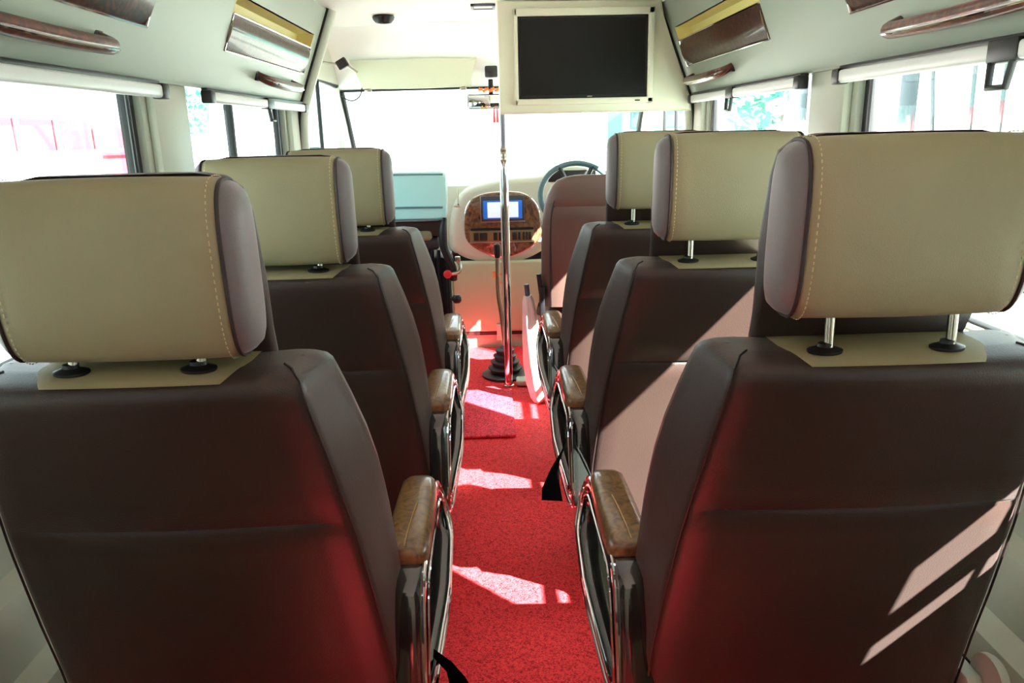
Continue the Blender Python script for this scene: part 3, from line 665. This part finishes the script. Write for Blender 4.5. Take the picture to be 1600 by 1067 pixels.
loft(bm, rings); E('backrest', bm, mat('driver_seat_brown_lit', '6A524A', .45, bump=.2, bscale=400), v_, angle=60)  # brown lightened in colour to stand for more light at the front
bm = B(); pth = [(-.235, .09, .56), (-.240, .065, .75), (-.238, .038, .95), (-.228, .022, 1.05), (-.20, .020, 1.11), (-.15, .026, 1.15), (0, .03, 1.17), (.15, .026, 1.15), (.20, .020, 1.11), (.228, .022, 1.05), (.238, .038, .95), (.240, .065, .75), (.235, .09, .56)]
tube(bm, catmull(pth, 4), .006, 6); E('piping', bm, 'seam', v_)
bm = B(); abox(bm, (-.25, .12, .42), (.25, .58, .55), .04, 4); E('cushion', bm, 'brown', v_)
bm = B(); prism(bm, [(-.24, .02), (.24, .02), (.20, .42), (-.20, .42)], 'y', .16, .52, .01); E('pedestal', bm, 'black_pl', v_)
bm = B(); abox(bm, (-.292, .06, .50), (-.268, .16, .66), .006); tube(bm, [(-.284, .10, .62), (-.296, .085, .72)], .012, 8); tube(bm, [(-.284, .12, .56), (-.29, .2, .50)], .016, 8); E('recliner_lever', bm, 'black_pl', v_)

# ================================================================ FRONT PASSENGER SEAT, TUMBLED
FO = (-.50, 3.72, 0); v_ = root('folded_front_seat', 'front passenger seat folded forward, dark vinyl back painted pale blue as sky reflection', 'seat', FO)
# folded back: slab whose rear surface now faces up and back
bm = B(); rings = []
for x, s in ((-.26, .9), (-.25, 1), (.195, 1), (.222, .97), (.238, .86)):
    base = [(.00, .985), (-.01, 1.00), (.005, 1.035), (.012, 1.052), (.022, 1.05), (.05, 1.10), (.09, 1.165), (.115, 1.19), (.122, 1.186), (.17, 1.205), (.24, 1.21), (.30, 1.18), (.24, 1.08), (.16, .99)]
    cy_, cz2 = .13, 1.1; rings.append([(x, cy_ + (y - cy_) * s, cz2 + (z - cz2) * s) for y, z in base])
loft(bm, rings); fb_ = E('folded_back', bm, 'sky_sheen_vinyl', v_, angle=35)
bm = B()
for y, z in ((.007, 1.048), (.117, 1.196), (-.006, .992)): tube(bm, catmull([(-.25, y, z), (0, y, z + .003), (.225, y, z)], 4), .005, 6)
E('seam', bm, mat('teal_seam', '5E8690', .5), fb_)
bm = B(); abox(bm, (-.25, .03, .905), (.225, .30, .99), .02, 3); E('cushion', bm, 'brown', v_)
bm = B(); abox(bm, (-.25, .015, .885), (.165, .06, .935), .018, 3); E('cushion_edge', bm, 'cream_lea', v_)
bm = B(); abox(bm, (-.25, .02, .84), (.20, .3, .895), .02, 3); E('under_pan', bm, mat('dark_fabric', '302628', .7, bump=.5, bscale=120), v_)
bm = B(); abox(bm, (-.24, .04, .015), (.17, .30, .85), .01); E('support_box', bm, 'black_pl', v_)
bm = B()
for x in (.165, .195, .235): tube(bm, [(x, .02, .03), (x, .02, .84)], .009, 8)
abox(bm, (.17, .03, .02), (.25, .26, .80), .008); E('leg_frame', bm, mat('dark_purple_metal', '1C1420', .3, .4), v_)
bm = B(); tube(bm, catmull([(.235, -.03, 1.0), (.225, -.045, .95), (.225, -.045, .87), (.24, -.04, .82), (.262, -.03, .76), (.262, -.01, .70)], 5), [.010, .012, .014, .016, .018, .019, .02, .02, .02, .02, .02, .02, .02, .02, .02, .02, .02, .02, .02, .02, .02, .02, .02, .02, .02, .02], 10); E('side_bracket', bm, 'black_pl', v_)
bm = B(); tube(bm, catmull([(.285, -.03, .80), (.30, -.04, .77), (.29, -.05, .74), (.25, -.055, .735)], 4), .009, 8); abox(bm, (.275, -.045, .79), (.30, -.02, .815), .003); E('latch_arm', bm, 'steel', v_)
bm = B(); lathe(bm, [(.020, 0), (.020, .010), (.016, .014), (.002, .015)], T=Matrix.Translation((.238, -.055, .735)) @ Matrix.Rotation(PI / 2, 4, 'X')); E('release_button', bm, 'red', v_)
bm = B(); lathe(bm, [(.016, -.02), (.022, -.01), (.022, .01), (.014, .02)], (.275, 0, .60), 12); tube(bm, [(.24, 0, .60), (.275, 0, .60)], .01, 8); E('knob', bm, 'black_pl', v_)
# small wiper-like rod on the dash left of console
bm = B(); tube(bm, [(-.245, 4.75, 1.06), (-.245, 4.75, .97)], .005, 6); tube(bm, [(-.27, 4.75, .955), (-.235, 4.75, .955)], .006, 6); tube(bm, [(-.245, 4.75, .97), (-.245, 4.76, .955)], .005, 6); tube(bm, [(-.245, 4.75, 1.05), (-.255, 5.02, 1.03)], .005, 6)
tag(E('dash_hook', bm, 'steel'), 'thin grey metal hook on the dashboard between folded seat and console', 'hook')

# ================================================================ POLE, GEAR LEVER, UMBRELLA
PO = (.028, 4.10, 0); v_ = root('grab_pole', 'vertical chrome pole rising from the red carpet to the ceiling', 'pole', PO)
bm = B(); lathe(bm, [(.0225, .012), (.0225, 1.20), (.020, 1.235), (.015, 1.25)], n=24); E('lower_tube', bm, 'chrome', v_)
bm = B(); lathe(bm, [(.0125, 1.24), (.0125, 1.985)], n=20); E('upper_tube', bm, mat('dull_tube', '76747E', .35, .5), v_)
bm = B(); lathe(bm, [(.014, 1.235), (.020, 1.245), (.0165, 1.255), (.019, 1.262), (.019, 1.285), (.0165, 1.29), (.019, 1.298), (.013, 1.31)], n=20); E('joint_collar', bm, 'steel', v_)
bm = B(); lathe(bm, [(.030, .013), (.030, .018), (.022, .022)], n=20); E('foot_flange', bm, 'steel', v_)
GO = (.012, 4.29, .004); v_ = root('gear_lever', 'gear lever with black ribbed rubber boot behind the pole', 'gear lever', GO)
bm = B(); prof = [(.135, .012), (.137, .022), (.115, .026)]
for i, (r, z) in enumerate(((.098, .035), (.083, .072), (.068, .107), (.056, .140))):
    prof += [(r * .84, z - .004), (r * .92, z + .014), (r * 1.02, z + .022), (r * 1.0, z + .027), (r * .72, z + .033)]
prof += [(.030, .175), (.016, .19)]
lathe(bm, prof, n=32); E('ribbed_boot', bm, 'bellows', v_, angle=30)
bm = B(); tube(bm, catmull([(.0, 0, .17), (-.012, .0, .35), (-.03, .01, .50), (-.028, .015, .72)], 5), .012, 12); E('lever_rod', bm, 'steel', v_)
bm = B(); lathe(bm, [(.014, .70), (.019, .715), (.021, .75), (.018, .775), (.004, .785)], (-.028, .015, 0), 16); E('knob', bm, 'black_pl', v_)
# umbrella
UO = (.178, 3.80, .02); v_ = root('folded_umbrella', 'folded white umbrella leaning against the farthest right armrest', 'umbrella', UO)
a_, b_ = Vector((0.0, .0, .0)), Vector((-.052, -.05, .58)); d = b_ - a_
bm = B(); prof = [(0, .022), (.05, .036), (.2, .048), (.4, .052), (.6, .045), (.8, .034), (.95, .026), (1.0, .018)]; rings = []
q = d.to_track_quat('Z', 'Y')
for u, r in prof:
    rings.append([a_ + d * u + q @ Vector((r * (1 + .16 * math.sin(5 * t_ + 2 * u)) * math.cos(t_), r * (1 + .16 * math.sin(5 * t_ + 2 * u)) * math.sin(t_), 0)) for t_ in [2 * PI * k / 30 for k in range(30)]])
loft(bm, rings); E('canopy', bm, 'white', v_, angle=70)
bm = B(); tube(bm, [b_ - d * .02, b_ + d * .10], .0125, 12); E('handle', bm, mat('blue_grey_handle', '4C5C72', .4), v_)
bm = B(); tube(bm, [a_ - d * .005 + Vector((0, 0, .003)), a_ + d * .03], .006, 8); E('tip', bm, 'steel', v_)
bm = B(); abox(bm, (.07, 4.07, .013), (.155, 4.17, .045), .012, 3); tag(E('foot_pedal', bm, 'cream_pl'), 'small beige plastic block on the carpet right of the pole foot', 'block')

# ================================================================ OUTSIDE
GZ = -.65
bm = B(); abox(bm, (-60, -40, GZ - .1), (60, 80, GZ)); struct(E('ground', bm, 'ground', smooth=False))
# red gate seen through the nearest left window
go = (-8.2, 14.0, GZ); v_ = root('red_gate', 'red metal gate outside, seen through the nearest left window', 'gate', go)
for k in range(9):
    bm = B(); abox(bm, (-.03, -2.4 + k * .6 - .05, 0), (.03, -2.4 + k * .6 + .05, 2.0 + .5 * math.sin(PI * k / 8) ** 2), .01); E('bar', bm, 'redp', v_)
for z in (.15, 1.05, 1.75):
    bm = B(); abox(bm, (-.035, -2.5, z), (.035, 2.5, z + .12), .01); E('rail', bm, 'redp', v_)
bm = B(); prism(bm, [(-2.4, 1.0), (2.4, 1.0), (2.4, 2.0), (1.2, 2.35), (-.4, 2.45), (-1.4, 2.1), (-2.4, 2.2)], 'x', -.05, -.035); E('sheet_panel', bm, 'redp', v_, smooth=False)
v_.rotation_euler[2] = math.radians(-62)
bm = B(); abox(bm, (-12.5, 11.3, GZ), (-5.6, 11.5, 1.25), .03); tag(E('boundary_wall', bm, 'paint'), 'low white boundary wall outside in front of the red gate', 'wall')
def vehicle(name, label, L, H, W, loc_, rot, sections, cat='van'):
    v_ = root(name, label, cat, loc_); v_.rotation_euler[2] = rot
    bm = B(); prism(bm, [(-L / 2, .35), (-L / 2, H * .6), (-L / 2 + .15, H * .95), (-L / 2 + .4, H), (L / 2 - .9, H), (L / 2 - .35, H * .62), (L / 2, H * .5), (L / 2, .35)], 'x', -W / 2, W / 2, .06, 3); E('body', bm, 'paint', v_)
    for s in (-1, 1):
        for a, b in sections:
            xa, xb = sorted((s * (W / 2 - .01), s * (W / 2 + .012))); bm = B(); abox(bm, (xa, a, H * .58), (xb, b, H * .86), .01); E('side_window', bm, 'dglass', v_)
        for y in (-L / 2 + .9, L / 2 - .9):
            bm = B(); lathe(bm, [(.33, -.1), (.36, -.06), (.36, .06), (.33, .1), (.1, .1)], T=Matrix.Translation((s * (W / 2 - .08), y, .36)) @ Matrix.Rotation(PI / 2, 4, 'Y'), n=20); E('wheel', bm, 'tyre', v_)
    return v_
vehicle('parked_van', 'white van parked outside the left windows', 4.6, 2.1, 1.8, (-6.2, 19.5, GZ), .15, [(-1.9, -.7), (-.5, .6)])
mb_ = vehicle('parked_minibus', 'white minibus parked close outside the right windows', 6.0, 2.9, 2.0, (4.2, 6.2, GZ), 0.0, [(-.2, .05), (1.9, 2.1)])
for y, dy in ((-.55, .18), (-.95, .05), (-1.25, .02)):
    bm = B(); prism(bm, [(y, 1.6), (y + .03, 1.6), (y + .03 + dy, 2.55), (y + dy, 2.55)], 'x', -1.012, -.99); E('panel_seam', bm, 'dglass', mb_, smooth=False)
# building beyond windscreen at right
v_ = root('pale_building', 'pale teal building seen through the windscreen below the television', 'building', (6.7, 33, GZ))
bm = B(); abox(bm, (-1.4, -1, 0), (1.4, 3, 7.5)); E('wall', bm, 'teal', v_, smooth=False)
bm = B(); abox(bm, (-1.5, -1.1, 7.5), (1.5, 3.1, 7.8), .03); E('parapet', bm, 'grey', v_)
for z in (2.0, 4.6):
    for x in (-.7, .7):
        bm = B(); abox(bm, (x - .35, -1.04, z), (x + .35, -.99, z + 1.2), .01); E('window', bm, 'dglass', v_)
# trees
def tree(x, y, label, h=4.2):
    v_ = root('tree', label, 'tree', (x, y, GZ), 'trees outside the windows')
    bm = B(); tube(bm, [(0, 0, 0), (.05, 0, 1.2), (0, .05, 2.2)], [.14, .11, .08], 8); E('trunk', bm, 'bark', v_)
    bm = B(); rnd = random.Random(int(x * 10 + y))
    for k in range(420):
        a, b, r = rnd.uniform(0, 2 * PI), rnd.uniform(-1, 1), rnd.uniform(.3, 1) ** .5
        c = Vector((math.cos(a) * math.sqrt(1 - b * b) * r * 1.1, math.sin(a) * math.sqrt(1 - b * b) * r * 1.1, b * r * 1.2 + h * .62))
        R = Matrix.Rotation(rnd.uniform(0, 6), 3, (rnd.uniform(-1, 1), rnd.uniform(-1, 1), rnd.uniform(-1, 1) + .01)); s = rnd.uniform(.10, .18)
        vs = [bm.verts.new(c + R @ Vector(p)) for p in ((-s, 0, 0), (0, -s * .5, 0), (s, 0, .02), (0, s * .5, 0))]; bm.faces.new(vs)
    fo = E('foliage', bm, 'leaf', v_, smooth=False); fo['kind'] = 'stuff'
tree(-9.4, 24.0, 'blue green tree outside, seen through the far left window')
tree(5.2, 14.0, 'blue green tree outside, seen through the far right window')
# exterior side mirrors
for sgn, lab in ((-1, 'black exterior side mirror outside the left cab window'), (1, 'black exterior side mirror outside the right cab window')):
    v_ = root('side_mirror', lab, 'mirror', (sgn * 1.16, 5.0, 1.2), 'exterior side mirrors')
    bm = B(); abox(bm, (-.07, -.02, -.12), (.07, .06, .12), .03, 3); E('mirror_shell', bm, 'black_pl', v_)
    bm = B(); abox(bm, (-.055, -.024, -.105), (.055, -.018, .105), .002); E('mirror_glass', bm, 'mirror', v_)
    bm = B(); tube(bm, [(-sgn * .10, .05, -.14), (-sgn * .02, .03, -.10)], .015, 8); E('mirror_arm', bm, 'black_pl', v_)
